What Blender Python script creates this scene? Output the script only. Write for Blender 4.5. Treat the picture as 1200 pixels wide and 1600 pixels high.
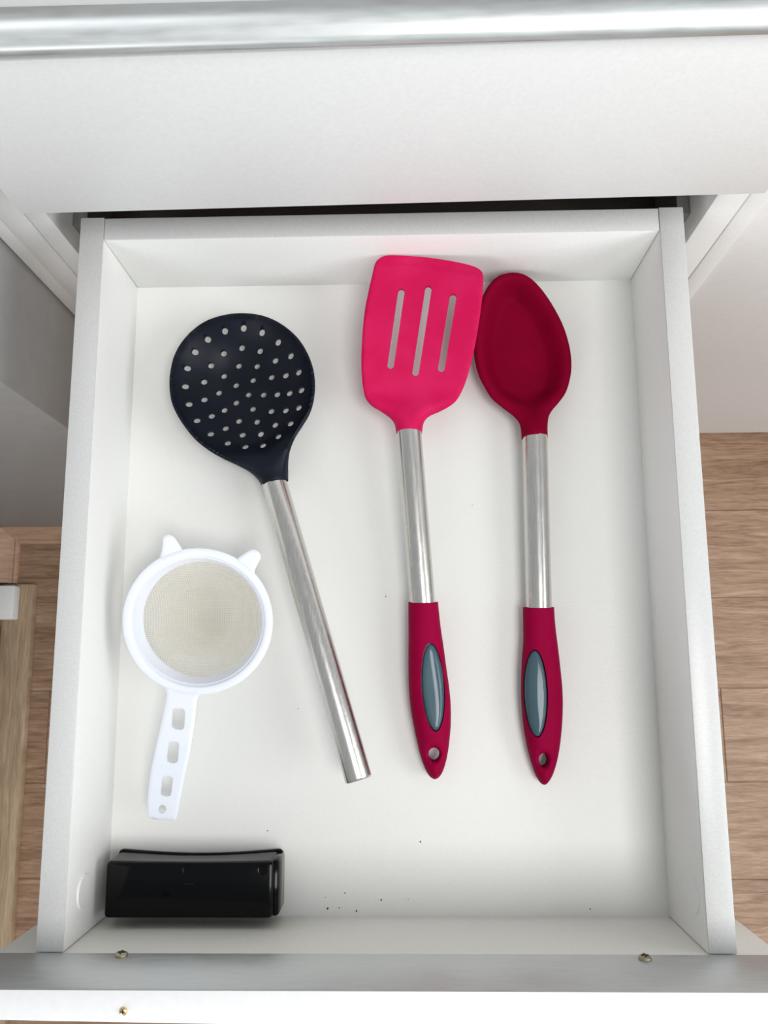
import bpy, bmesh, math, random
import numpy as np
from mathutils import Matrix, Vector
from mathutils.geometry import delaunay_2d_cdt

for o in list(bpy.data.objects):
    bpy.data.objects.remove(o, do_unlink=True)
scene = bpy.context.scene
COL = scene.collection
Z0 = 0.6                      # height of the drawer's inner floor above the room floor (metres)

# ------------------------------------------------------------------ camera
cam_data = bpy.data.cameras.new('camera')
cam = bpy.data.objects.new('camera', cam_data)
COL.objects.link(cam)
cam.matrix_world = Matrix(((0.99965457, 0.00980002, 0.0243865, 0.01412),
                           (-0.00537611, 0.98450776, -0.17525857, 0.15486),
                           (-0.02572623, 0.17506692, 0.98422037, 0.56327 + Z0),
                           (0, 0, 0, 1)))
cam_data.sensor_fit = 'VERTICAL'
cam_data.sensor_height = 36.0
cam_data.lens = 36.0 * 1326.13 / 1600.0
cam_data.clip_start = 0.01
scene.camera = cam

# ------------------------------------------------------------------ light
world = bpy.data.worlds.new('world')
scene.world = world
world.use_nodes = True
bgn = world.node_tree.nodes['Background']
bgn.inputs['Color'].default_value = (0.93, 0.97, 1.0, 1)
bgn.inputs['Strength'].default_value = 0.36

def area(name, loc, target, sx, sy, power, color=(1, 1, 1)):
    ld = bpy.data.lights.new(name, 'AREA')
    ld.shape = 'RECTANGLE'
    ld.size, ld.size_y = sx, sy
    ld.energy = power
    ld.color = color
    lo = bpy.data.objects.new(name, ld)
    COL.objects.link(lo)
    lo.location = Vector(loc) + Vector((0, 0, Z0))
    d = Vector(target) - Vector(loc)
    lo.rotation_euler = d.to_track_quat('-Z', 'Y').to_euler()
    return lo

area('ceiling_lamp', (0.52, -0.30, 1.9), (0.52, -0.30, 0), 0.7, 0.7, 15, (1.0, 0.985, 0.96))
area('window_light', (1.7, -0.35, 1.05), (0, 0.2, 0.05), 1.2, 1.1, 18, (0.95, 0.98, 1.0))
area('front_fill_light', (-1.1, -1.7, 1.0), (0, 0.3, 0.1), 1.0, 1.0, 12, (0.95, 0.98, 1.0))  # added fill from front left, brightens the upper drawer front; no known window

scene.view_settings.view_transform = 'Standard'
scene.view_settings.look = 'None'
scene.view_settings.gamma = 1.0
scene.view_settings.use_curve_mapping = False
scene.view_settings.exposure = 0.33

# ------------------------------------------------------------------ materials
MATS = {}
def principled(name, color, rough=0.5, metal=0.0, spec=0.5):
    m = bpy.data.materials.new(name)
    m.use_nodes = True
    b = m.node_tree.nodes['Principled BSDF']
    b.inputs['Base Color'].default_value = (*color, 1)
    b.inputs['Roughness'].default_value = rough
    b.inputs['Metallic'].default_value = metal
    b.inputs['Specular IOR Level'].default_value = spec
    MATS[name] = m
    return m, m.node_tree, b

def node(nt, kind, **inp):
    n = nt.nodes.new(kind)
    for k, v in inp.items():
        n.inputs[k.replace('_', ' ')].default_value = v
    return n

def noise_chain(nt, scale, detail=2.0, stretch=(1, 1, 1), rough=0.5):
    tc = nt.nodes.new('ShaderNodeTexCoord')
    mp = nt.nodes.new('ShaderNodeMapping')
    mp.inputs['Scale'].default_value = stretch
    nz = node(nt, 'ShaderNodeTexNoise', Scale=scale, Detail=detail, Roughness=rough)
    nt.links.new(tc.outputs['Object'], mp.inputs['Vector'])
    nt.links.new(mp.outputs['Vector'], nz.inputs['Vector'])
    return nz

def ramp(nt, src, stops):
    r = nt.nodes.new('ShaderNodeValToRGB')
    el = r.color_ramp.elements
    while len(el) > 1:
        el.remove(el[-1])
    el[0].position, el[0].color = stops[0][0], (*stops[0][1], 1)
    for p_, c_ in stops[1:]:
        e = el.new(p_)
        e.color = (*c_, 1)
    nt.links.new(src, r.inputs['Fac'])
    return r

def bump(nt, b, src, strength, dist):
    bp = node(nt, 'ShaderNodeBump', Strength=strength, Distance=dist)
    nt.links.new(src, bp.inputs['Height'])
    nt.links.new(bp.outputs['Normal'], b.inputs['Normal'])

# white melamine board (fronts, sides)
def melamine(name, c0, c1, rough, bs, bd, scale=500):
    m, nt, b = principled(name, c0, rough, 0, 0.4)
    nz = noise_chain(nt, scale, 3.0)
    r = ramp(nt, nz.outputs['Fac'], [(0.3, c0), (0.7, c1)])
    nt.links.new(r.outputs['Color'], b.inputs['Base Color'])
    bump(nt, b, nz.outputs['Fac'], bs, bd)
    return m
melamine('melamine', (0.82, 0.82, 0.81), (0.86, 0.86, 0.85), 0.42, 0.04, 0.0003)
melamine('melamine_side', (0.84, 0.84, 0.82), (0.88, 0.88, 0.86), 0.45, 0.05, 0.0003, 700)
melamine('edge_band', (0.59, 0.59, 0.58), (0.65, 0.65, 0.64), 0.30, 0.18, 0.0003, 900)
melamine('melamine_inside', (0.82, 0.805, 0.75), (0.86, 0.845, 0.79), 0.45, 0.04, 0.0003)
melamine('melamine_base', (0.77, 0.77, 0.745), (0.82, 0.82, 0.795), 0.27, 0.45, 0.0003, 1500)
melamine('gap_shade_board', (0.055, 0.045, 0.036), (0.07, 0.058, 0.046), 0.8, 0.1, 0.0003)  # near-black colour paints the shade inside the carcass
melamine('grey_wall', (0.38, 0.385, 0.385), (0.41, 0.415, 0.415), 0.45, 0.05, 0.0003, 60)
melamine('white_paint', (0.82, 0.82, 0.82), (0.86, 0.86, 0.86), 0.5, 0.05, 0.0003, 200)
melamine('door_white', (0.86, 0.85, 0.84), (0.89, 0.88, 0.87), 0.4, 0.05, 0.0003, 200)

# laminate wood
def wood(name, stops, sx, sy, rough=0.42):
    m, nt, b = principled(name, stops[0][1], rough, 0, 0.4)
    oi = nt.nodes.new('ShaderNodeObjectInfo')
    tc = nt.nodes.new('ShaderNodeTexCoord')
    mp = nt.nodes.new('ShaderNodeMapping')
    mp.inputs['Scale'].default_value = (sx, sy, 1)
    mul = nt.nodes.new('ShaderNodeVectorMath')
    mul.operation = 'SCALE'
    mul.inputs[0].default_value = (13.7, 7.3, 3.1)
    nt.links.new(oi.outputs['Random'], mul.inputs['Scale'])
    nt.links.new(mul.outputs['Vector'], mp.inputs['Location'])
    nt.links.new(tc.outputs['Object'], mp.inputs['Vector'])
    n1 = node(nt, 'ShaderNodeTexNoise', Scale=1.0, Detail=6.0, Roughness=0.6, Distortion=1.2)
    nt.links.new(mp.outputs['Vector'], n1.inputs['Vector'])
    n2 = node(nt, 'ShaderNodeTexNoise', Scale=5.0, Detail=4.0, Roughness=0.7, Distortion=0.3)
    nt.links.new(mp.outputs['Vector'], n2.inputs['Vector'])
    mx = nt.nodes.new('ShaderNodeMath')
    mx.operation = 'MULTIPLY_ADD'
    mx.inputs[1].default_value = 0.45
    nt.links.new(n2.outputs['Fac'], mx.inputs[0])
    sc = nt.nodes.new('ShaderNodeMath')
    sc.operation = 'MULTIPLY'
    sc.inputs[1].default_value = 0.55
    nt.links.new(n1.outputs['Fac'], sc.inputs[0])
    nt.links.new(sc.outputs[0], mx.inputs[2])
    r = ramp(nt, mx.outputs[0], stops)
    nt.links.new(r.outputs['Color'], b.inputs['Base Color'])
    bump(nt, b, mx.outputs[0], 0.12, 0.0008)
    return m
wood('floor_wood', [(0.32, (0.16, 0.085, 0.048)), (0.46, (0.29, 0.175, 0.108)), (0.56, (0.38, 0.245, 0.16)), (0.70, (0.52, 0.37, 0.265))], 7, 75)
wood('trim_wood', [(0.32, (0.36, 0.215, 0.14)), (0.5, (0.48, 0.31, 0.21)), (0.68, (0.58, 0.41, 0.30))], 9, 60)
wood('plank_wood', [(0.32, (0.27, 0.18, 0.105)), (0.5, (0.43, 0.31, 0.20)), (0.68, (0.60, 0.47, 0.33))], 110, 7)

# metals
def brushed(name, color, rough, stretch, aniso=0.0):
    m, nt, b = principled(name, color, rough, 1.0)
    nz = noise_chain(nt, 60, 4.0, stretch)
    mr = nt.nodes.new('ShaderNodeMapRange')
    mr.inputs['To Min'].default_value = rough * 0.75
    mr.inputs['To Max'].default_value = rough * 1.35
    nt.links.new(nz.outputs['Fac'], mr.inputs['Value'])
    nt.links.new(mr.outputs['Result'], b.inputs['Roughness'])
    r = ramp(nt, nz.outputs['Fac'], [(0.3, tuple(c * 0.9 for c in color)), (0.7, color)])
    nt.links.new(r.outputs['Color'], b.inputs['Base Color'])
    return m
brushed('steel', (0.70, 0.68, 0.65), 0.24, (18, 1, 18))
al = brushed('aluminium', (0.66, 0.68, 0.68), 0.42, (1, 6, 6))
al.node_tree.nodes['Principled BSDF'].inputs['Metallic'].default_value = 0.75
brushed('zinc', (0.45, 0.45, 0.44), 0.4, (18, 1, 18))
principled('screw_metal', (0.42, 0.38, 0.28), 0.35, 1.0)
principled('brass', (0.85, 0.62, 0.30), 0.3, 1.0)
principled('screw_dark', (0.03, 0.03, 0.025), 0.6)

# silicone, plastics
def silicone(name, c0, c1, rough, spec=0.3):
    m, nt, b = principled(name, c0, rough, 0, spec)
    nz = noise_chain(nt, 45, 5.0)
    r = ramp(nt, nz.outputs['Fac'], [(0.4, c0), (0.75, c1)])
    nt.links.new(r.outputs['Color'], b.inputs['Base Color'])
    n2 = noise_chain(nt, 1500, 2.0)
    bump(nt, b, n2.outputs['Fac'], 0.06, 0.0002)
    return m
silicone('pink_silicone', (0.55, 0.004, 0.075), (0.60, 0.012, 0.100), 0.6, 0.10)
silicone('red_silicone', (0.20, 0.0006, 0.018), (0.225, 0.001, 0.021), 0.65, 0.03)
silicone('grip_silicone', (0.27, 0.0007, 0.036), (0.295, 0.0012, 0.041), 0.6, 0.04)
silicone('black_silicone', (0.0055, 0.0075, 0.0135), (0.008, 0.0105, 0.018), 0.40, 0.14)
silicone('inlay_plastic', (0.058, 0.108, 0.134), (0.066, 0.116, 0.142), 0.12)
silicone('black_gloss', (0.0022, 0.0024, 0.003), (0.0028, 0.003, 0.0036), 0.10, 0.15)
silicone('crumb_dark', (0.03, 0.022, 0.015), (0.06, 0.045, 0.03), 0.9)
m, nt, b = principled('white_plastic', (0.83, 0.86, 0.94), 0.32, 0, 0.45)
b.inputs['Subsurface Weight'].default_value = 0.25
b.inputs['Subsurface Radius'].default_value = (0.004, 0.004, 0.004)
b.inputs['Subsurface Scale'].default_value = 1.0
nz = noise_chain(nt, 25, 2.0)
r = ramp(nt, nz.outputs['Fac'], [(0.35, (0.80, 0.835, 0.93)), (0.7, (0.84, 0.87, 0.95))])
nt.links.new(r.outputs['Color'], b.inputs['Base Color'])
silicone('net_nylon', (0.90, 0.85, 0.74), (0.93, 0.89, 0.79), 0.4)

# ------------------------------------------------------------------ builders
def props(o, label=None, cat=None, group=None, kind=None):
    if label: o['label'] = label
    if cat: o['category'] = cat
    if group: o['group'] = group
    if kind: o['kind'] = kind
    return o

def thing(name, loc, label, cat, group=None):
    """Empty at the base of a thing; loc in drawer coordinates (metres)."""
    o = bpy.data.objects.new(name, None)
    o.empty_display_size = 0.02
    COL.objects.link(o)
    o.location = (loc[0], loc[1], loc[2] + Z0)
    o['_o'] = [float(v) for v in loc]
    return props(o, label, cat, group)

def link_mesh(name, verts, faces, mat, parent=None, smooth=None, origin=None):
    """One mesh object. verts in drawer coordinates; local to the root thing when parented."""
    root = parent
    while root is not None and root.parent is not None:
        root = root.parent
    if root is not None:
        org = np.array(root['_o'])
    else:
        org = np.array(origin if origin is not None else (0, 0, 0), float)
    v = np.asarray(verts, float) - org
    me = bpy.data.meshes.new(name)
    me.from_pydata([tuple(q) for q in v], [], [tuple(int(i) for i in f) for f in faces])
    bm = bmesh.new()
    bm.from_mesh(me)
    bmesh.ops.recalc_face_normals(bm, faces=bm.faces)
    bm.to_mesh(me)
    bm.free()
    me.materials.append(MATS[mat])
    if smooth is not None:
        me.polygons.foreach_set('use_smooth', [True] * len(me.polygons))
        me.set_sharp_from_angle(angle=math.radians(smooth))
    o = bpy.data.objects.new(name, me)
    COL.objects.link(o)
    if parent is not None:
        o.parent = parent
    else:
        o.location = (org[0], org[1], org[2] + Z0)
        o['_o'] = [float(q) for q in org]
    return o

def box_data(x0, x1, y0, y1, z0, z1, bev=0.0006, seg=2):
    bm = bmesh.new()
    bmesh.ops.create_cube(bm, size=1.0)
    for v in bm.verts:
        v.co = Vector(((x0 + x1) / 2 + v.co.x * (x1 - x0), (y0 + y1) / 2 + v.co.y * (y1 - y0), (z0 + z1) / 2 + v.co.z * (z1 - z0)))
    if bev:
        bmesh.ops.bevel(bm, geom=list(bm.edges), offset=bev, segments=seg, profile=0.5, affect='EDGES')
    bm.verts.index_update()
    vs = [tuple(v.co) for v in bm.verts]
    fs = [[v.index for v in f.verts] for f in bm.faces]
    bm.free()
    return vs, fs

def box(name, x0, x1, y0, y1, z0, z1, mat, parent=None, bev=0.0006, origin=None):
    vs, fs = box_data(x0, x1, y0, y1, z0, z1, bev)
    return link_mesh(name, vs, fs, mat, parent, 35, origin)

def extrude_x(name, prof, x0, x1, mat, parent=None, smooth=40, origin=None):
    """prof: closed list of (y, z); extruded along x."""
    n = len(prof)
    vs = [(x0, y, z) for y, z in prof] + [(x1, y, z) for y, z in prof]
    fs = [(i, (i + 1) % n, n + (i + 1) % n, n + i) for i in range(n)]
    fs += [tuple(range(n)), tuple(range(n, 2 * n))]
    return link_mesh(name, vs, fs, mat, parent, smooth, origin)

def revolve(profile, axis_o, axis_d, segs=48, ref=None):
    """profile: list of (radius, distance along axis)."""
    a = Vector(axis_d).normalized()
    u = a.orthogonal().normalized() if ref is None else (Vector(ref) - Vector(ref).dot(a) * a).normalized()
    w = a.cross(u)
    vs, fs = [], []
    rings = []
    for r_, t_ in profile:
        c_ = Vector(axis_o) + a * t_
        if r_ < 1e-7:
            rings.append([len(vs)])
            vs.append(tuple(c_))
        else:
            ids = []
            for k in range(segs):
                th = 2 * math.pi * k / segs
                ids.append(len(vs))
                vs.append(tuple(c_ + (u * math.cos(th) + w * math.sin(th)) * r_))
            rings.append(ids)
    for A, B in zip(rings, rings[1:]):
        if len(A) == 1 and len(B) == 1:
            continue
        for k in range(segs):
            k2 = (k + 1) % segs
            if len(A) == 1:
                fs.append((A[0], B[k], B[k2]))
            elif len(B) == 1:
                fs.append((A[k], A[k2], B[0]))
            else:
                fs.append((A[k], A[k2], B[k2], B[k]))
    return vs, fs

def spline(pts, step, closed=True):
    """Centripetal-ish Catmull-Rom through pts, resampled at about `step`."""
    P = np.asarray(pts, float)
    n = len(P)
    out = []
    rng = range(n) if closed else range(n - 1)
    for i in rng:
        if closed:
            p0, p1, p2, p3 = P[(i - 1) % n], P[i], P[(i + 1) % n], P[(i + 2) % n]
        else:
            p0, p1, p2, p3 = P[max(i - 1, 0)], P[i], P[i + 1], P[min(i + 2, n - 1)]
        m = max(1, int(round(np.linalg.norm(p2 - p1) / step)))
        for k in range(m):
            t = k / m
            out.append(0.5 * ((2 * p1) + (-p0 + p2) * t + (2 * p0 - 5 * p1 + 4 * p2 - p3) * t * t + (-p0 + 3 * p1 - 3 * p2 + p3) * t ** 3))
    if not closed:
        out.append(P[-1])
    return np.array(out)

def dist_poly(Q, poly, closed):
    """distance of points Q to a polyline"""
    A = poly if closed else poly[:-1]
    B = np.roll(poly, -1, 0) if closed else poly[1:]
    best = np.full(len(Q), 1e9)
    for a, b_ in zip(A, B):
        ab = b_ - a
        L2 = ab @ ab + 1e-12
        t = np.clip(((Q - a) @ ab) / L2, 0, 1)
        d = np.hypot(*(Q - a - t[:, None] * ab).T)
        best = np.minimum(best, d)
    return best

def inside(Q, poly):
    x, y = Q[:, 0], Q[:, 1]
    r_ = np.zeros(len(Q), bool)
    n = len(poly)
    for i in range(n):
        x0, y0 = poly[i]
        x1, y1 = poly[(i + 1) % n]
        if y0 == y1:
            continue
        c_ = ((y0 > y) != (y1 > y)) & (x < (x1 - x0) * (y - y0) / (y1 - y0) + x0)
        r_ ^= c_
    return r_

def ellipse(cx, cy, rx, ry, n, rot=0.0):
    t = np.linspace(0, 2 * np.pi, n, endpoint=False)
    x, y = rx * np.cos(t), ry * np.sin(t)
    return np.stack([cx + x * math.cos(rot) - y * math.sin(rot), cy + x * math.sin(rot) + y * math.cos(rot)], 1)

def stadium(p0, p1, r_, n=8):
    p0, p1 = np.array(p0, float), np.array(p1, float)
    a0 = math.atan2(*(p1 - p0)[::-1])
    out = [p1 + r_ * np.array([math.cos(a0 - math.pi / 2 + math.pi * k / n), math.sin(a0 - math.pi / 2 + math.pi * k / n)]) for k in range(n + 1)]
    out += [p0 + r_ * np.array([math.cos(a0 + math.pi / 2 + math.pi * k / n), math.sin(a0 + math.pi / 2 + math.pi * k / n)]) for k in range(n + 1)]
    return np.array(out)

def sheet(outline, holes, ztop, zbot, step):
    """Solid plate in mm: outline and holes are 2-D loops, ztop/zbot give heights for (N,2) points."""
    loops = [outline] + list(holes)
    pts, edges = [], []
    for lp in loops:
        k0 = len(pts)
        pts += [tuple(q) for q in lp]
        n = len(lp)
        edges += [(k0 + i, k0 + (i + 1) % n) for i in range(n)]
    lo, hi = outline.min(0), outline.max(0)
    gx = np.arange(lo[0], hi[0], step)
    gy = np.arange(lo[1], hi[1], step * 0.866)
    G = np.array([(x + (0.5 * step if j % 2 else 0), y) for j, y in enumerate(gy) for x in gx])
    ok = inside(G, outline)
    G = G[ok]
    G = G[dist_poly(G, outline, True) > 0.45 * step]
    for h in holes:
        G = G[~inside(G, h)]
        G = G[dist_poly(G, h, True) > 0.4 * step]
    # extra loop near the rim for crisp edges
    pts += [tuple(q) for q in G]
    V, E_, F, *_ = delaunay_2d_cdt([Vector(q) for q in pts], edges, [], 0, 1e-6)
    V = np.array([tuple(v) for v in V])
    T = np.array([f for f in F if len(f) == 3])
    C = V[T].mean(1)
    k = inside(C, outline)
    for h in holes:
        k &= ~inside(C, h)
    T = T[k]
    n = len(V)
    zt, zb = ztop(V), zbot(V)
    vs = np.concatenate([np.c_[V, zt], np.c_[V, zb]]) / 1000.0
    cnt = {}
    for t in T:
        for a, b_ in ((t[0], t[1]), (t[1], t[2]), (t[2], t[0])):
            key = (min(a, b_), max(a, b_))
            cnt[key] = None if key in cnt else (a, b_)
    fs = [tuple(t) for t in T] + [(t[2] + n, t[1] + n, t[0] + n) for t in T]
    for v in cnt.values():
        if v is not None:
            a, b_ = v
            fs.append((b_, a, a + n, b_ + n))
    used = np.unique(np.array([i for f in fs for i in f]))
    remap = -np.ones(2 * n, int)
    remap[used] = np.arange(len(used))
    return vs[used], [tuple(remap[list(f)]) for f in fs]

def sstep(x, a, b_):
    t = np.clip((x - a) / (b_ - a), 0, 1)
    return t * t * (3 - 2 * t)

def dome(d, w):
    """rounded-edge profile 0..1 by distance from the rim"""
    t = np.clip(d / w, 0, 1)
    return np.sqrt(np.maximum(0, 1 - (1 - t) ** 2))

# measured outlines in millimetres (drawer coordinates: x right, y towards the cabinet)
D = {
    'spat_head': [(9.1, 303.5), (8.2, 309), (5.8, 312.9), (-0.1, 317.4), (-6.8, 321.5), (-10.7, 326.1), (-12.2, 331.3), (-13.2, 340.5), (-13.3, 352.1), (-12.4, 367.7), (-10.7, 381.9), (-8.6, 392.2), (-5.8, 403.8), (-3.6, 412.1), (-1, 415.7), (3, 417.8), (8.9, 418.3), (20.9, 417.7), (34.1, 416.2), (47.3, 413.8), (56.5, 411.5), (62.4, 409.1), (65.7, 406.2), (66.8, 402.6), (66.6, 394.9), (65.3, 383.3), (63.5, 371.7), (61.4, 360.1), (58.7, 348.6), (55.3, 336.9), (51.9, 329.2), (48.5, 324.1), (43.9, 320.5), (37.2, 317.1), (30.5, 314.2), (27.1, 310), (26, 303.3)],
    'spat_slots': [(13.3, 393.7), (5.8, 346.7), (31, 395.2), (22.1, 342.1), (47.1, 389.8), (39, 344.4)],
    'spat_crease': [(-1.8, 411.2), (30, 409.6), (65.7, 402)],
    'spoon_head': [(92.1, 300.4), (91.8, 308), (90.3, 312.6), (86.1, 317.4), (79.5, 322.8), (72.9, 329.1), (68.4, 336.9), (65.1, 344), (62.6, 353.9), (61.8, 363.8), (62.4, 375.2), (64.2, 386.7), (67, 396.7), (70.4, 404.2), (74.9, 410.8), (80.6, 415.1), (87.5, 417), (94.4, 416.6), (100.5, 413.6), (106.5, 407.7), (113.1, 398.1), (119.5, 385.8), (123.8, 374.3), (126.5, 361.4), (126.9, 350.1), (125.3, 340.3), (122.3, 331.9), (117.3, 325), (113.1, 320.2), (110.5, 315.4), (109.5, 308.5), (109.5, 301.6)],
    'spat_grip': [(15.9, 193.5), (15.8, 182.9), (15.8, 172), (15.6, 161.2), (15.5, 149.5), (15.8, 136.7), (17.1, 123.9), (19.6, 110.2), (22.2, 98.7), (24.8, 90.8), (27.4, 85.6), (30, 83.3), (32.2, 83), (34.9, 85.1), (37.3, 89.7), (39.5, 97.6), (41.1, 108), (42, 118.5), (42, 130.2), (41.1, 140.8), (39.6, 152.5), (38.2, 164.3), (36.7, 175.1), (35.8, 183.8), (35, 193.4)],
    'spoon_grip': [(89.6, 189.9), (89.5, 179.3), (89.2, 168.4), (88.1, 157.6), (87.2, 145.9), (86.8, 134.1), (87.1, 123.6), (88, 113), (89.7, 102.6), (91.9, 93.2), (94.7, 84.9), (97.2, 80.8), (99.3, 79.4), (101.4, 80), (104.7, 84.4), (107.7, 92.1), (110.2, 102.5), (112, 115.1), (113, 126.6), (113.1, 138.3), (112.4, 150), (111.5, 161.8), (110.5, 172.6), (109.9, 181.3), (109.7, 189.8)],
    'skim_head': [(-79.4, 269.3), (-82.8, 274.8), (-87.9, 279.4), (-95.5, 283.3), (-104.5, 287.3), (-113.5, 292.6), (-122.6, 299.8), (-129.9, 308.4), (-135.9, 317.6), (-139.9, 326.9), (-141.6, 337.6), (-141.4, 346.9), (-139.4, 357.7), (-134.6, 367.7), (-127.1, 376.5), (-117.6, 383.1), (-106, 386.8), (-94.3, 387.8), (-82.6, 386.4), (-72.1, 382.4), (-62.9, 376.1), (-55.1, 367.9), (-49.2, 357.7), (-45.6, 346.9), (-44.5, 336.2), (-45.4, 325.6), (-48.1, 316.5), (-52.5, 308.7), (-57.4, 300.9), (-60.9, 293.2), (-62.5, 285.5), (-62.7, 273.7)],
    'skim_holes': [(-94.4, 380.1), (-107.2, 378.3), (-81.9, 377.1), (-118.8, 372.6), (-70.8, 370.2), (-96.8, 369), (-109.3, 365.3), (-84.2, 366.7), (-127.2, 363.7), (-62.1, 360.4), (-73.5, 359.6), (-99.4, 357.5), (-86.7, 357), (-117.9, 356.8), (-132.1, 352.2), (-109.5, 350.3), (-76.5, 348.8), (-66.2, 348.7), (-56.5, 348.7), (-89.4, 347.4), (-122.3, 345), (-101.2, 343.9), (-133.1, 339.4), (-112.6, 338.2), (-92.4, 337.1), (-82, 336.8), (-72.3, 336.4), (-63.4, 336), (-54.5, 336), (-121.7, 332.3), (-100.7, 331.3), (-130.3, 327), (-89.1, 326.7), (-76.2, 324.5), (-108.4, 325.7), (-65.8, 323.8), (-56.2, 323.7), (-116.2, 320.5), (-98.3, 317.9), (-86, 317.4), (-124.4, 315.4), (-72.9, 313.9), (-61.5, 312.7), (-106.6, 311.9), (-95.2, 307.5), (-83, 308.3), (-115.1, 306.3), (-69.7, 304.2), (-103.8, 300.2), (-92.1, 297.8), (-80.4, 298.9)],
    'sieve_ear1': [(-137.4, 219.1), (-136.2, 224.2), (-135.6, 228.9), (-134.8, 232.4), (-131.7, 233.7), (-128.7, 232.3), (-126.2, 228.8), (-123.4, 224.9), (-119.9, 222.9)],
    'sieve_ear2': [(-92.9, 217.6), (-89.7, 218.7), (-84.9, 221.8), (-81.7, 223.7), (-78.6, 224.1), (-75.6, 222.1), (-75, 219), (-77.1, 215.1), (-78.8, 211.3), (-78.3, 208.1)],
    'sieve_handle': [(-135.2, 141.6), (-133.8, 136.9), (-134.7, 131.1), (-137.2, 119.5), (-140.9, 104.3), (-144, 90.3), (-145.9, 76.3), (-146.5, 65.9), (-145.7, 62.1), (-142.4, 60.8), (-130.5, 60.2), (-128.1, 62.1), (-125.6, 74), (-122.5, 89.1), (-119.4, 103.1), (-116.9, 118.2), (-115.6, 128.7), (-114.4, 134.5), (-110.2, 138)],
    'sieve_win': [(-130.6, 128.2), (-122.2, 128.1), (-122.9, 114.7), (-131.2, 115.9), (-133.1, 108.4), (-125.9, 107.8), (-127.2, 94.4), (-134.6, 95.5), (-136.8, 87.6), (-129.9, 87), (-131.6, 74.2), (-138.6, 75.4), (-137, 67), (-134.4, 67)],
    'crumbs': [(-36.3, 4.6), (-29.1, 5), (-18.3, 3.1), (-25.5, 13.6), (-37.6, 11), (-2.8, 9.5), (14, 9.9), (22, 44), (-74.8, 50.6), (-56.2, 126.1), (1.1, 198.3), (59.7, 259.4), (126.4, 4.5)],
}


# ------------------------------------------------------------------ room shell
W2, LEN, DEP = 0.1746, 0.4192, 0.0704       # half inner width, inner length, inner depth of the open drawer
FLZ = -0.6
fl = box('floor', -2.5, 2.5, -2.6, 1.4, FLZ - 0.03, FLZ - 0.0015, 'floor_wood', None, 0, origin=(0, 0, FLZ))
props(fl, kind='structure', label='brown wood laminate floor')
pv, pf = box_data(-0.45, 0.45, -0.0595, 0.0595, -0.004, 0.0, 0.0004, 1)
pme = None
for row in range(9):
    y = -0.42 + 0.12 * row
    for k in range(4):
        x = -1.5 + 0.901 * k + (0.37 * row) % 0.9
        if x - 0.45 > 1.3 or x + 0.45 < -1.3:
            continue
        if pme is None:
            pl = link_mesh('plank', np.array(pv), pf, 'floor_wood', fl, 35)
            pl.data.transform(Matrix.Translation(Vector((0, 0, FLZ))))
            pme = pl.data
        else:
            pl = bpy.data.objects.new('plank', pme)
            COL.objects.link(pl)
            pl.parent = fl
        pl.location = (x, y, 0)

wb = box('wall_back', -0.62, -0.2575, 0.343, 0.98, FLZ, 0.245, 'grey_wall', None, 0.001, origin=(-0.44, 0.66, FLZ))
props(wb, kind='structure', label='grey painted wall corner left of the drawer')
wl = box('wall_left', -0.62, -0.545, -0.6, 0.3425, FLZ, 0.245, 'grey_wall', None, 0.001, origin=(-0.58, -0.13, FLZ))
props(wl, kind='structure', label='grey wall at the far left edge')

mold = [(0, 0), (-22, 0), (-22, 4), (-20.5, 6.5), (-18, 7.5), (-15.5, 6.5), (-14.5, 7.5), (-12, 12), (-7, 16.5), (0, 19)]
t1 = extrude_x('trim_1', [(0.3428 + a / 1000, FLZ + z / 1000) for a, z in mold], -0.544, -0.2575, 'trim_wood', None, 30, origin=(-0.44, 0.343, FLZ))
props(t1, kind='structure', label='wooden skirting strip along the grey wall')
n = len(mold)
vs = [(-0.5448 - a / 1000, 0.3424, FLZ + z / 1000) for a, z in mold] + [(-0.5448 - a / 1000, 0.266, FLZ + z / 1000) for a, z in mold]
fs = [(i, (i + 1) % n, n + (i + 1) % n, n + i) for i in range(n)] + [tuple(range(n)), tuple(range(n, 2 * n))]
t2 = link_mesh('trim_2', vs, fs, 'trim_wood', None, 30, origin=(-0.53, 0.30, FLZ))
props(t2, kind='structure', label='short wooden skirting strip at the far left')

# ------------------------------------------------------------------ kitchen cabinet that holds the drawers
YF = 0.4355                                   # plane of the carcass front edges
cab = thing('kitchen_cabinet', (0, 0.7, FLZ), 'white kitchen cabinet carcass that the open drawer slides out of', 'cabinet')
box('side_panel', -0.2245, -0.2105, YF, 0.96, FLZ + 0.12, 0.2725, 'melamine', cab)
box('side_panel', 0.2075, 0.2268, YF, 0.96, FLZ + 0.12, 0.2725, 'melamine', cab)
box('back_panel', -0.2104, 0.2074, 0.95, 0.96, FLZ + 0.12, 0.2725, 'gap_shade_board', cab)  # unseen back, coloured dark so the gap above the drawer looks shaded
box('bottom_panel', -0.2104, 0.2074, YF, 0.9495, FLZ + 0.12, FLZ + 0.137, 'melamine', cab)
box('gap_shade_panel', -0.2104, 0.2074, YF + 0.004, 0.9495, -0.042, -0.030, 'gap_shade_board', cab)  # unseen panel added to keep light out of the gap, coloured dark as shade
box('divider_rail', -0.2104, 0.2074, YF + 0.012, 0.9495, 0.112, 0.125, 'melamine', cab)
box('plinth', -0.2245, 0.2268, 0.49, 0.505, FLZ, FLZ + 0.1195, 'melamine', cab)
fsx = box('filler_strip', -0.2423, -0.2253, YF, 0.60, FLZ + 0.02, 0.2725, 'melamine', cab)
fsx = box('filler_strip', -0.2545, -0.2426, YF + 0.0008, 0.60, FLZ + 0.02, 0.2725, 'melamine', cab)
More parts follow.
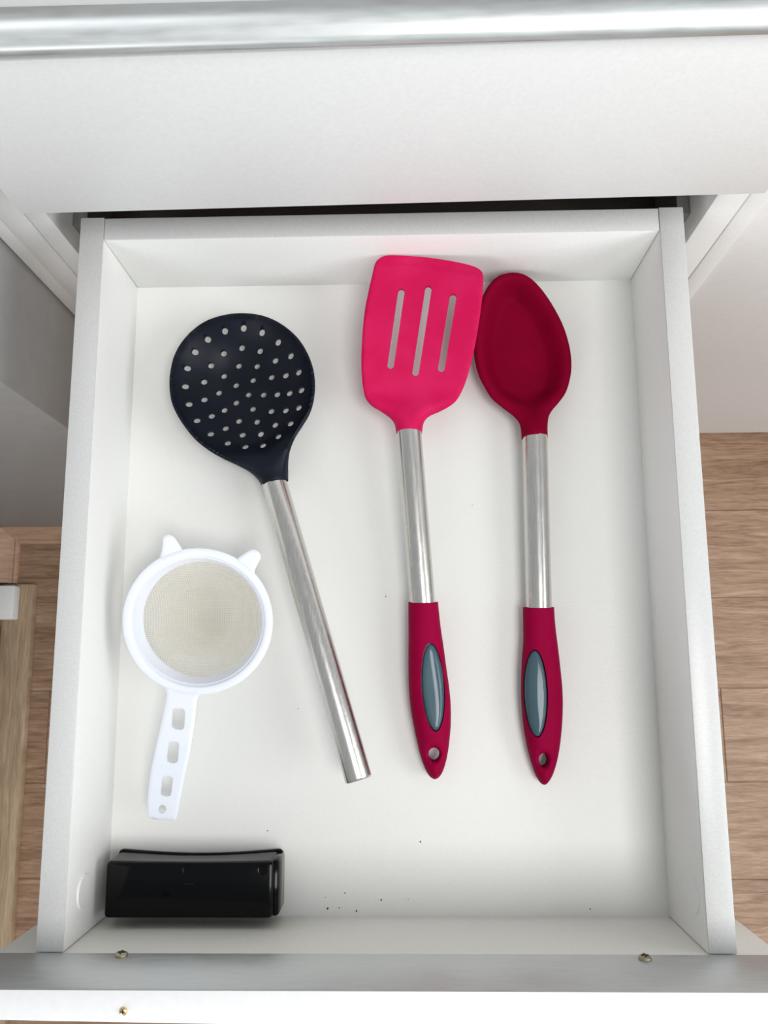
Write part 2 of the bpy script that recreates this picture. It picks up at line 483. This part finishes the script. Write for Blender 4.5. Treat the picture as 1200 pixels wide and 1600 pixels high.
for sx, xa, xb in ((-1, -0.2104, -0.2000), (1, 0.1985, 0.2074)):
    rail = box('slide_rail', xa, xb, YF + 0.014, 0.93, -0.012, 0.034, 'zinc', cab, 0.001)
    rail['label'] = 'grey metal drawer runner'

# neighbouring cabinet on the right
nb = thing('base_cabinet', (0.55, 0.7, FLZ), 'neighbouring white base cabinet with a plain door, right of the drawer', 'cabinet')
box('side_panel', 0.2278, 0.2405, YF, 0.96, FLZ + 0.12, 0.2725, 'melamine', nb)
box('door', 0.2408, 0.84, YF + 0.0012, YF + 0.019, -0.4775, 0.2725, 'door_white', nb)
box('bottom_panel', 0.2408, 0.84, YF + 0.02, 0.955, -0.4775, -0.46, 'melamine', nb)
box('plinth', 0.2408, 0.84, 0.535, 0.55, FLZ, -0.478, 'melamine', nb)

# worktop
ct = thing('worktop', (0.1, 0.7, 0.273), 'white worktop slab above the closed drawer', 'worktop')
box('slab', -0.62, 0.95, 0.4085, 1.0, 0.2735, 0.305, 'white_paint', ct, 0.002)

# closed upper drawer: front and aluminium pull
ud = thing('drawer', (0.006, 0.42, 0.123), 'closed white drawer with aluminium pull above the open one', 'drawer')
vs, fs = box_data(-0.2035, 0.2150, 0.409, 0.427, 0.1235, 0.2465, 0.0007)
vs = [(x, y, z + 0.0168 * x) for x, y, z in vs]
link_mesh('front_panel', vs, fs, 'melamine', ud, 35)
prof = [(0.4265, 0.2466), (0.4105, 0.2466), (0.4100, 0.2490), (0.4075, 0.2500), (0.4062, 0.2518), (0.4062, 0.2540), (0.4068, 0.2552), (0.4080, 0.2562),
        (0.4110, 0.2580), (0.4135, 0.2604), (0.4148, 0.2630), (0.4152, 0.2660), (0.4154, 0.2725), (0.4265, 0.2725)]
po = extrude_x('pull_profile', prof, -0.2035, 0.2150, 'aluminium', ud, 45)
po['label'] = 'brushed aluminium edge pull'
for v in po.data.vertices:
    v.co.z += 0.008 * v.co.x

# ------------------------------------------------------------------ open drawer
T = 0.015
dr = thing('drawer', (0, 0.2, -0.006), 'open white drawer holding the kitchen utensils', 'drawer')
bp_ = box('base_panel', -W2 - 0.006, W2 + 0.006, -0.002, LEN + 0.006, -0.006, 0.0, 'melamine_base', dr, 0)
box('side_panel', -W2 - T, -W2, 0.0004, LEN + T, -0.018, DEP - 0.0011, 'melamine_side', dr, 0.0003)
box('side_panel', W2, W2 + T, 0.0004, LEN + T, -0.018, DEP - 0.0011, 'melamine_side', dr, 0.0003)
box('back_panel', -W2 + 0.0003, W2 - 0.0003, LEN, LEN + T - 0.0005, -0.012, DEP - 0.0014, 'melamine_side', dr, 0.0003)
box('edge_band', -W2 - T, -W2, 0.0006, LEN + T, DEP - 0.0011, DEP, 'edge_band', dr, 0.0004)
box('edge_band', W2, W2 + T, 0.0006, LEN + T, DEP - 0.0011, DEP, 'edge_band', dr, 0.0004)
box('edge_band', -W2 + 0.0003, W2 - 0.0003, LEN, LEN + T - 0.0005, DEP - 0.0014, DEP - 0.0003, 'edge_band', dr, 0.0004)
fp = box('front_panel', -0.2115, 0.2135, -0.018, 0.0, -0.075, DEP + 0.0003, 'melamine_inside', dr, 0.0004)
pull = extrude_x('pull_profile', [(0.0004, DEP + 0.0005), (0.0004, 0.1215), (-0.0004, 0.1225), (-0.0122, 0.1225), (-0.0130, 0.1215), (-0.0130, DEP + 0.030),
                                  (-0.011, DEP + 0.026), (-0.006, DEP + 0.024), (-0.004, DEP + 0.020), (-0.004, DEP + 0.006), (-0.018, DEP + 0.0005)],
                 -0.2115, 0.2135, 'aluminium', dr, 40)
pull['label'] = 'satin aluminium edge pull'
cap = box('top_glare_strip', -0.2115, 0.2135, -0.0131, 0.0001, 0.1222, 0.1232, 'white_paint', dr, 0.0003)  # white colour stands in for the highlight along the pull's top edge
cap['label'] = 'white strip painting the bright highlight on top of the pull'
for part_ in (pull, cap):                      # the pull is a little deeper towards its right end
    for v in part_.data.vertices:
        if v.co.y + 0.2 < -0.0085:
            v.co.y -= 0.013 * (v.co.x + 0.20)

def screw(name, loc, axis, r_, mat, parent):
    prof_ = [(0, 0), (r_ * 0.98, 0), (r_, r_ * 0.18), (r_ * 0.92, r_ * 0.42), (r_ * 0.62, r_ * 0.60), (0, r_ * 0.66)]
    vs_, fs_ = revolve(prof_, loc, axis, 24)
    so = link_mesh(name, vs_, fs_, mat, parent, 40)
    a = Vector(axis).normalized()
    u = Vector((1, 0, 0))
    w = a.cross(u)
    c_ = Vector(loc) + a * (r_ * 0.60)
    V_, F_ = [], []
    for p_, q_ in ((u, w), (w, u)):
        k0 = len(V_)
        for h in (0, 0.12 * r_):
            for s1, s2 in ((-1, -1), (1, -1), (1, 1), (-1, 1)):
                V_.append(tuple(c_ + p_ * (s1 * r_ * 0.55) + q_ * (s2 * r_ * 0.13) + a * h))
        F_ += [tuple(k0 + i for i in f) for f in ((0, 1, 2, 3), (4, 5, 6, 7), (0, 1, 5, 4), (1, 2, 6, 5), (2, 3, 7, 6), (3, 0, 4, 7))]
    link_mesh('cross_slot', V_, F_, 'screw_dark', so, None)
    return so
screw('screw', (-0.1405, 0.0004, 0.0760), (0, 1, 0.12), 0.0035, 'screw_metal', dr)
screw('screw', (0.1383, 0.0004, 0.0785), (0, 1, 0.12), 0.0035, 'screw_metal', dr)
s3 = screw('screw', (-0.1233, -0.0091, 0.1231), (0, 0, 1), 0.0020, 'brass', dr)
s3['label'] = 'small brass screw in the top of the pull'
for x, y, z, nx in ((-W2, 0.0252, 0.0443, 1), (W2, 0.0245, 0.0500, -1)):
    vs, fs = revolve([(0, -0.001), (0.0096, -0.001), (0.0096, 0.0006), (0.0093, 0.0009), (0, 0.0009)], (x, y, z), (nx, 0, 0), 40)
    link_mesh('cover_cap', vs, fs, 'melamine', dr, 30)

# ------------------------------------------------------------------ utensils
def tube(name, p0, p1, r_, parent, dome_end=False, mat='steel'):
    p0, p1 = Vector(p0), Vector(p1)
    Lt = (p1 - p0).length
    if dome_end:
        pr = [(0, 0), (r_, 0), (r_, Lt - 0.0015), (r_ * 0.97, Lt - 0.0006), (r_ * 0.9, Lt - 0.0001), (r_ * 0.84, Lt), (r_ * 0.78, Lt - 0.0006), (0, Lt - 0.0002)]
    else:
        pr = [(0, 0), (r_, 0), (r_, Lt), (0, Lt)]
    vs_, fs_ = revolve(pr, p0, p1 - p0, 48, ref=(0, 0, 1))
    return link_mesh(name, vs_, fs_, mat, parent, 40)

def grip(parent, pts, hole, oval, zc, mat):
    out = spline(pts, 1.3, closed=False)
    hl = ellipse(*hole)
    ov = ellipse(*oval)
    side = out                               # open polyline: the cut end at the shaft stays square
    def half(Q):
        d = dist_poly(Q, side, False)
        h = 9.2 * dome(d, 9.5)
        dh = dist_poly(Q, hl, True)
        h = h * (0.55 + 0.45 * dome(dh, 5.5))
        h = np.where(Q[:, 1] > out[0, 1] - 0.5, np.maximum(h, 0.4), np.maximum(h, 0.15))
        return h
    def top(Q):
        return zc(Q[:, 1]) + half(Q)
    def bot(Q):
        return np.maximum(zc(Q[:, 1]) - half(Q), 0.2)
    vs_, fs_ = sheet(out, [hl, ov], top, bot, 1.25)
    g_ = link_mesh('grip', vs_, fs_, mat, parent, 60)
    ov2 = ellipse(oval[0], oval[1], oval[2] - 0.55, oval[3] - 0.55, oval[4], oval[5])
    def itop(Q):
        d = dist_poly(Q, ov2, True)
        return zc(Q[:, 1]) + half(Q) - 1.2 + 1.5 * dome(d, 2.4)
    def ibot(Q):
        return zc(Q[:, 1]) + half(Q) - 6.0
    vs_, fs_ = sheet(ov2, [], itop, ibot, 1.0)
    i_ = link_mesh('grip_inlay', vs_, fs_, 'inlay_plastic', g_, 60)
    i_['label'] = 'glossy blue-grey oval inlay'
    return g_

# slotted spatula
SPZ = lambda y: 8.5 + 0.06 * (y - 80.0)
def SPH(y):
    return np.where(y < 303, SPZ(y), 8.5 + 0.06 * 223 + 0.21 * (y - 303))
spat = thing('slotted_spatula', (0.025, 0.25, 0), 'pink slotted spatula lying with its blade over the spoon', 'spatula')
out = spline(D['spat_head'], 1.6, closed=False)
slots = []
S = D['spat_slots']
for k in range(3):
    slots.append(stadium(S[2 * k], S[2 * k + 1], 2.15))
cre = np.array(D['spat_crease'], float)
def sp_half(Q):
    d = dist_poly(Q, out, False)
    nf = 1 - sstep(Q[:, 1], 305, 332)
    yc = np.interp(Q[:, 0], cre[:, 0], cre[:, 1])
    blade = 0.25 + (1.25 - 0.75 * sstep(Q[:, 1] - yc, -0.4, 0.9)) * dome(d, 1.6)
    rnd = 8.3 * dome(d, 8.5)
    return blade * (1 - nf) + np.maximum(rnd, 0.3) * nf
def sp_mid(Q):
    yc = np.interp(Q[:, 0], cre[:, 0], cre[:, 1])
    over = np.clip(Q[:, 1] - yc, 0, 20)
    cup = 0.0011 * (Q[:, 0] - 27) ** 2 * sstep(Q[:, 1], 315, 345)
    return SPH(Q[:, 1]) + cup - 0.3 * over
vs, fs = sheet(out, slots, lambda Q: sp_mid(Q) + sp_half(Q), lambda Q: sp_mid(Q) - sp_half(Q), 1.6)
link_mesh('blade', vs, fs, 'pink_silicone', spat, 35)
tube('shaft', (0.0175, 0.3055, SPZ(305.5) / 1000), (0.0252, 0.1915, SPZ(191.5) / 1000), 0.0081, spat)
grip(spat, D['spat_grip'], (31.0, 98.6, 3.5, 4.1, 20), (30.8, 140.0, 7.4, 27.3, 60, 0.052), SPZ, 'grip_silicone')

# solid spoon
SNZ = lambda y: 8.5 + 0.03 * (y - 80.0)
spoon = thing('solid_spoon', (0.1, 0.25, 0), 'dark red silicone spoon with a deep plain bowl', 'spoon')
outn = spline(D['spoon_head'], 1.6, closed=False)
def sn_d(Q):
    return dist_poly(Q, outn, False)
def sn_nf(Q):
    return 1 - sstep(Q[:, 1], 303, 322)
def sn_depth(Q, d):
    return 13.0 * sstep(d, 3.0, 16.0) * sstep(Q[:, 1], 312, 338)
def sn_top(Q):
    d, nf = sn_d(Q), sn_nf(Q)
    rim = 0.2 + 1.6 * dome(d, 1.8)
    return SNZ(Q[:, 1]) + rim * (1 - nf) + np.maximum(9.0 * dome(d, 9), 0.3) * nf - sn_depth(Q, d)
def sn_bot(Q):
    d, nf = sn_d(Q), sn_nf(Q)
    low = 0.2 + 1.2 * dome(d, 1.8) + 13.2 * sstep(d, -2.0, 15.0) * sstep(Q[:, 1], 308, 334)
    return np.maximum(SNZ(Q[:, 1]) - low * (1 - nf) - np.maximum(8.4 * dome(d, 9), 0.3) * nf, 0.3)
vs, fs = sheet(outn, [], sn_top, sn_bot, 1.6)
link_mesh('bowl', vs, fs, 'red_silicone', spoon, 50)
tube('shaft', (0.1009, 0.3025, SNZ(302.5) / 1000), (0.0999, 0.1885, SNZ(188.5) / 1000), 0.0083, spoon)
grip(spoon, D['spoon_grip'], (99.1, 94.9, 3.0, 4.2, 20), (95.1, 135.8, 7.3, 27.0, 60, -0.0), SNZ, 'grip_silicone')

# skimmer
skim = thing('skimmer', (-0.07, 0.25, 0), 'black perforated skimmer with a plain steel tube handle', 'skimmer')
nk = np.array([-72.0, 273.0])
tip = np.array([-14.9, 85.6])
ax = (nk - tip) / np.linalg.norm(nk - tip)
outk = spline(D['skim_head'], 1.6, closed=False)
kh = [ellipse(x, y, 2.2, 2.2, 12) for x, y in D['skim_holes']]
def sk_parts(Q):
    d = dist_poly(Q, outk, False)
    s_ = (Q - nk) @ ax
    nf = 1 - sstep(s_, 0, 26)
    mid = 15.8 * nf + 25.5 * (1 - nf)
    tt = np.clip((d - 2.0) / 44.0, 0, 1)
    depth = (1.2 * sstep(d, 1.7, 2.8) + 19.3 * (1 - (1 - tt) ** 2.7)) * sstep(s_, 8, 34)
    return d, nf, mid, depth
def sk_top(Q):
    d, nf, mid, depth = sk_parts(Q)
    return mid + (0.2 + 0.9 * dome(d, 1.3)) * (1 - nf) + np.maximum(8.9 * dome(d, 8.7), 0.3) * nf - depth
def sk_bot(Q):
    d, nf, mid, depth = sk_parts(Q)
    return np.maximum(mid - (0.2 + 1.0 * dome(d, 1.3)) * (1 - nf) - np.maximum(8.9 * dome(d, 8.7), 0.3) * nf - depth - 1.0 * (1 - nf), 0.3)
vs, fs = sheet(outk, kh, sk_top, sk_bot, 1.7)
link_mesh('bowl', vs, fs, 'black_silicone', skim, 45)
pa = nk + ax * 1.5
tube('handle', (pa[0] / 1000, pa[1] / 1000, 0.0154), (tip[0] / 1000, tip[1] / 1000, 0.034), 0.0083, skim, True)

# small strainer
SV = lambda y: 40.0 + 0.17 * (y - 188.0)
stn = thing('strainer', (-0.115, 0.16, 0), 'small white plastic strainer with fine net and two ears', 'strainer')
cen = Vector((-0.1144, 0.1809, SV(180.9) / 1000))
ey = Vector((0, 1, 0.17)).normalized()
ex = Vector((1, 0, 0))
ez = ex.cross(ey)
def lathe_el(prof_, segs=96, kx=1.0, ky=1.0):
    V_, F_ = [], []
    m_ = len(prof_)
    for k in range(segs):
        th = 2 * math.pi * k / segs
        for r_, z_ in prof_:
            V_.append(tuple(cen + ex * (r_ * kx / 1000 * math.cos(th)) + ey * (r_ * ky / 1000 * math.sin(th)) + ez * (z_ / 1000)))
    for k in range(segs):
        k2 = (k + 1) % segs
        for i in range(m_):
            j = (i + 1) % m_
            F_.append((k * m_ + i, k * m_ + j, k2 * m_ + j, k2 * m_ + i))
    return V_, F_
V_, F_ = lathe_el([(46.5, -1.5), (46.85, -0.5), (46.6, 0.4), (46.0, 0.85), (44.0, 0.75), (42.6, 0.85), (41.9, 0.5), (41.3, -0.6), (38.6, -10.6), (37.9, -11.4), (37.2, -11.0), (40.2, -1.6), (41.2, -2.2), (45.2, -2.4)][::1], ky=0.972)
link_mesh('rim', V_, F_, 'white_plastic', stn, 50)
def plate(name, pts, holes, closed_pts=()):
    o2 = spline(list(pts) + list(closed_pts), 1.2, closed=True)
    def tp(Q):
        return SV(Q[:, 1]) + 0.1 + 0.7 * dome(dist_poly(Q, o2, True), 1.0)
    def bt(Q):
        return np.maximum(SV(Q[:, 1]) - 1.0 - 0.6 * dome(dist_poly(Q, o2, True), 1.0), 0.3)
    v_, f_ = sheet(o2, holes, tp, bt, 1.5)
    return link_mesh(name, v_, f_, 'white_plastic', stn, 45)
plate('ear', D['sieve_ear1'], [], [(-121.5, 220.5), (-128, 219.5), (-134.5, 216.5)])
plate('ear', D['sieve_ear2'], [], [(-80.0, 207.0), (-84.0, 212.0), (-90.5, 216.0)])
hw = []
Wn = D['sieve_win']
for k in range(3):
    q = np.array(Wn[4 * k:4 * k + 4], float)
    c_ = q.mean(0)
    pts_ = []
    for i in range(4):
        p_, a_, b_ = q[i], q[i - 1], q[(i + 1) % 4]
        ra = 2.4
        pts_ += [p_ + (a_ - p_) / np.linalg.norm(a_ - p_) * ra, p_ + (c_ - p_) / np.linalg.norm(c_ - p_) * ra * 0.42, p_ + (b_ - p_) / np.linalg.norm(b_ - p_) * ra]
    hw.append(np.array(pts_))
hw.append(ellipse(-137.0, 67.0, 2.6, 2.6, 16))
plate('handle', D['sieve_handle'], hw, [(-112.0, 140.0), (-122.0, 139.0), (-132.0, 142.0)])
# net: two sets of fine threads following a shallow dome below the collar
RN, DN = 38.0, 25.0
V_, F_ = [], []
def net_pt(u_, v_):
    rr = (u_ * u_ + v_ * v_) / (RN * RN)
    z_ = -11.0 - DN * (1 - rr ** 1.35)
    return cen + ex * (u_ / 1000) + ey * (v_ * 0.972 / 1000) + ez * (z_ / 1000)
pitch, rw = 1.2, 0.00021
kmax = int(RN / pitch)
for fam in (0, 1):
    for k in range(-kmax, kmax + 1):
        a_ = k * pitch
        half_ = math.sqrt(max(RN * RN - a_ * a_, 0))
        if half_ < 2:
            continue
        m_ = max(6, int(half_ * 2 / 1.9))
        ring0 = None
        for i in range(m_ + 1):
            b_ = -half_ + 2 * half_ * i / m_
            pt = net_pt(a_, b_) if fam == 0 else net_pt(b_, a_)
            side_ = ex if fam == 0 else ey
            ids = []
            for th in (90, 210, 330):
                ids.append(len(V_))
                V_.append(tuple(pt + side_ * (rw * math.cos(math.radians(th))) + ez * (rw * math.sin(math.radians(th)) + (0.00012 if fam else -0.00012))))
            if ring0:
                for q in range(3):
                    F_.append((ring0[q], ring0[(q + 1) % 3], ids[(q + 1) % 3], ids[q]))
            ring0 = ids
me = bpy.data.meshes.new('net')
org = np.array(stn['_o'])
me.from_pydata([tuple(np.array(v) - org) for v in V_], [], F_)
me.materials.append(MATS['net_nylon'])
me.polygons.foreach_set('use_smooth', [True] * len(me.polygons))
net = bpy.data.objects.new('net', me)
COL.objects.link(net)
net.parent = stn
net['label'] = 'fine cream nylon net'

# glossy black box in the front corner
bb = thing('plastic_case', (-0.115, 0.023, 0), 'glossy black plastic case in the front left corner', 'case')
def loop_at(x0, x1, y0, y1, r_, z, dent, n=6):
    pts_ = []
    for cx, cy, a0 in ((x1 - r_, y1 - r_, 0), (x0 + r_, y1 - r_, 90), (x0 + r_, y0 + r_, 180), (x1 - r_, y0 + r_, 270)):
        for k in range(n + 1):
            a_ = math.radians(a0 + 90 * k / n)
            pts_.append((cx + r_ * math.cos(a_), cy + r_ * math.sin(a_), z))
        if a0 == 0 and True:
            for k in range(1, 16):
                t_ = k / 16
                pts_.append((x1 - r_ + (x0 + r_ - x1 + r_) * t_, y1 - dent * math.sin(math.pi * t_), z))
    return pts_
layers = [(-168.5, -64.2, 4.6, 40.0, 3.0, 0.3, 2.4), (-168.5, -64.2, 4.6, 40.0, 3.0, 2.2, 2.4), (-167.8, -66.0, 5.6, 39.0, 3.0, 2.8, 2.2), (-167.0, -66.3, 6.4, 38.8, 2.6, 27.0, 0.5),
          (-166.8, -66.6, 6.7, 38.5, 2.4, 28.6, 0.3), (-166.2, -67.3, 7.3, 37.8, 2.0, 29.7, 0.1), (-165.2, -68.4, 8.2, 36.8, 1.6, 30.0, 0.0)]
V_, F_ = [], []
rings_ = []
for l_ in layers:
    pts_ = loop_at(*l_)
    rings_.append(list(range(len(V_), len(V_) + len(pts_))))
    V_ += [tuple(c_ / 1000 for c_ in q) for q in pts_]
for A, B in zip(rings_, rings_[1:]):
    for k in range(len(A)):
        k2 = (k + 1) % len(A)
        F_.append((A[k], A[k2], B[k2], B[k]))
F_.append(tuple(rings_[-1]))
F_.append(tuple(rings_[0][::-1]))
link_mesh('shell', V_, F_, 'black_gloss', bb, 30)
box('end_cap', -0.0690, -0.0630, 0.0064, 0.0390, 0.0022, 0.0262, 'black_gloss', bb, 0.0026)
for x, y, r_ in ((-117.3, 33.8, 3.4), (-72.6, 34.0, 3.2)):
    vs, fs = revolve([(0, -0.0003), (r_ / 1000, -0.0003), (r_ / 1000, 0.00008), (r_ / 1000 - 0.0003, 0.00022), (r_ / 1000 - 0.0007, 0.00012), (0, 0.00012)], (x / 1000, y / 1000, 0.030), (0, 0, 1), 32)
    link_mesh('round_mark', vs, fs, 'black_gloss', bb, 30)
box('line_mark', -0.1195, -0.1135, 0.0258, 0.0264, 0.0298, 0.0301, 'black_silicone', bb, 0)

# ------------------------------------------------------------------ small things on the room floor, left
pk = box('wood_plank', -0.5355, -0.4945, -0.45, 0.2640, FLZ, FLZ + 0.014, 'plank_wood', None, 0.001, origin=(-0.515, -0.1, FLZ))
props(pk, 'pale wooden plank lying along the wall on the brown floor', 'plank')
wbk = box('white_block', -0.5440, -0.5120, 0.2150, 0.2610, FLZ + 0.0141, FLZ + 0.034, 'white_paint', None, 0.003, origin=(-0.525, 0.237, FLZ + 0.0141))
props(wbk, 'small white block at the left edge on the wooden plank', 'block')

# ------------------------------------------------------------------ crumbs
random.seed(4)
bm = bmesh.new()
bmesh.ops.create_icosphere(bm, subdivisions=1, radius=1.0)
for v in bm.verts:
    v.co *= random.uniform(0.7, 1.15)
    v.co.z = (v.co.z + 0.8) * 0.6
cme = bpy.data.meshes.new('crumb')
bm.to_mesh(cme)
bm.free()
cme.materials.append(MATS['crumb_dark'])
SZ = [0.75, 0.5, 0.65, 0.5, 0.35, 0.65, 0.35, 0.6, 0.45, 0.4, 0.5, 0.3, 0.55]
CL = ['tiny dark crumb in the scatter along the front edge of the drawer floor'] * 7 + [
    'tiny dark crumb alone on the drawer floor in front of the spatula grip',
    'tiny dark crumb between the strainer handle tip and the black case',
    'tiny dark crumb just left of the steel skimmer handle',
    'tiny dark crumb just left of the spatula grip where it meets the steel shaft',
    'tiny dark crumb between the two steel shafts of spatula and spoon',
    'tiny dark crumb alone near the right front corner of the drawer floor']
for (x, y), s_, lab in zip(D['crumbs'], SZ, CL):
    o = bpy.data.objects.new('crumb', cme)
    COL.objects.link(o)
    k = s_ / 1000
    o.scale = (k, k * 0.8, k)
    o.rotation_euler = (0, 0, random.uniform(0, 6))
    o.location = (x / 1000, y / 1000, Z0 + 0.0001)
    props(o, lab, 'crumb', 'crumbs on the drawer floor')

for o in bpy.data.objects:
    if '_o' in o:
        del o['_o']
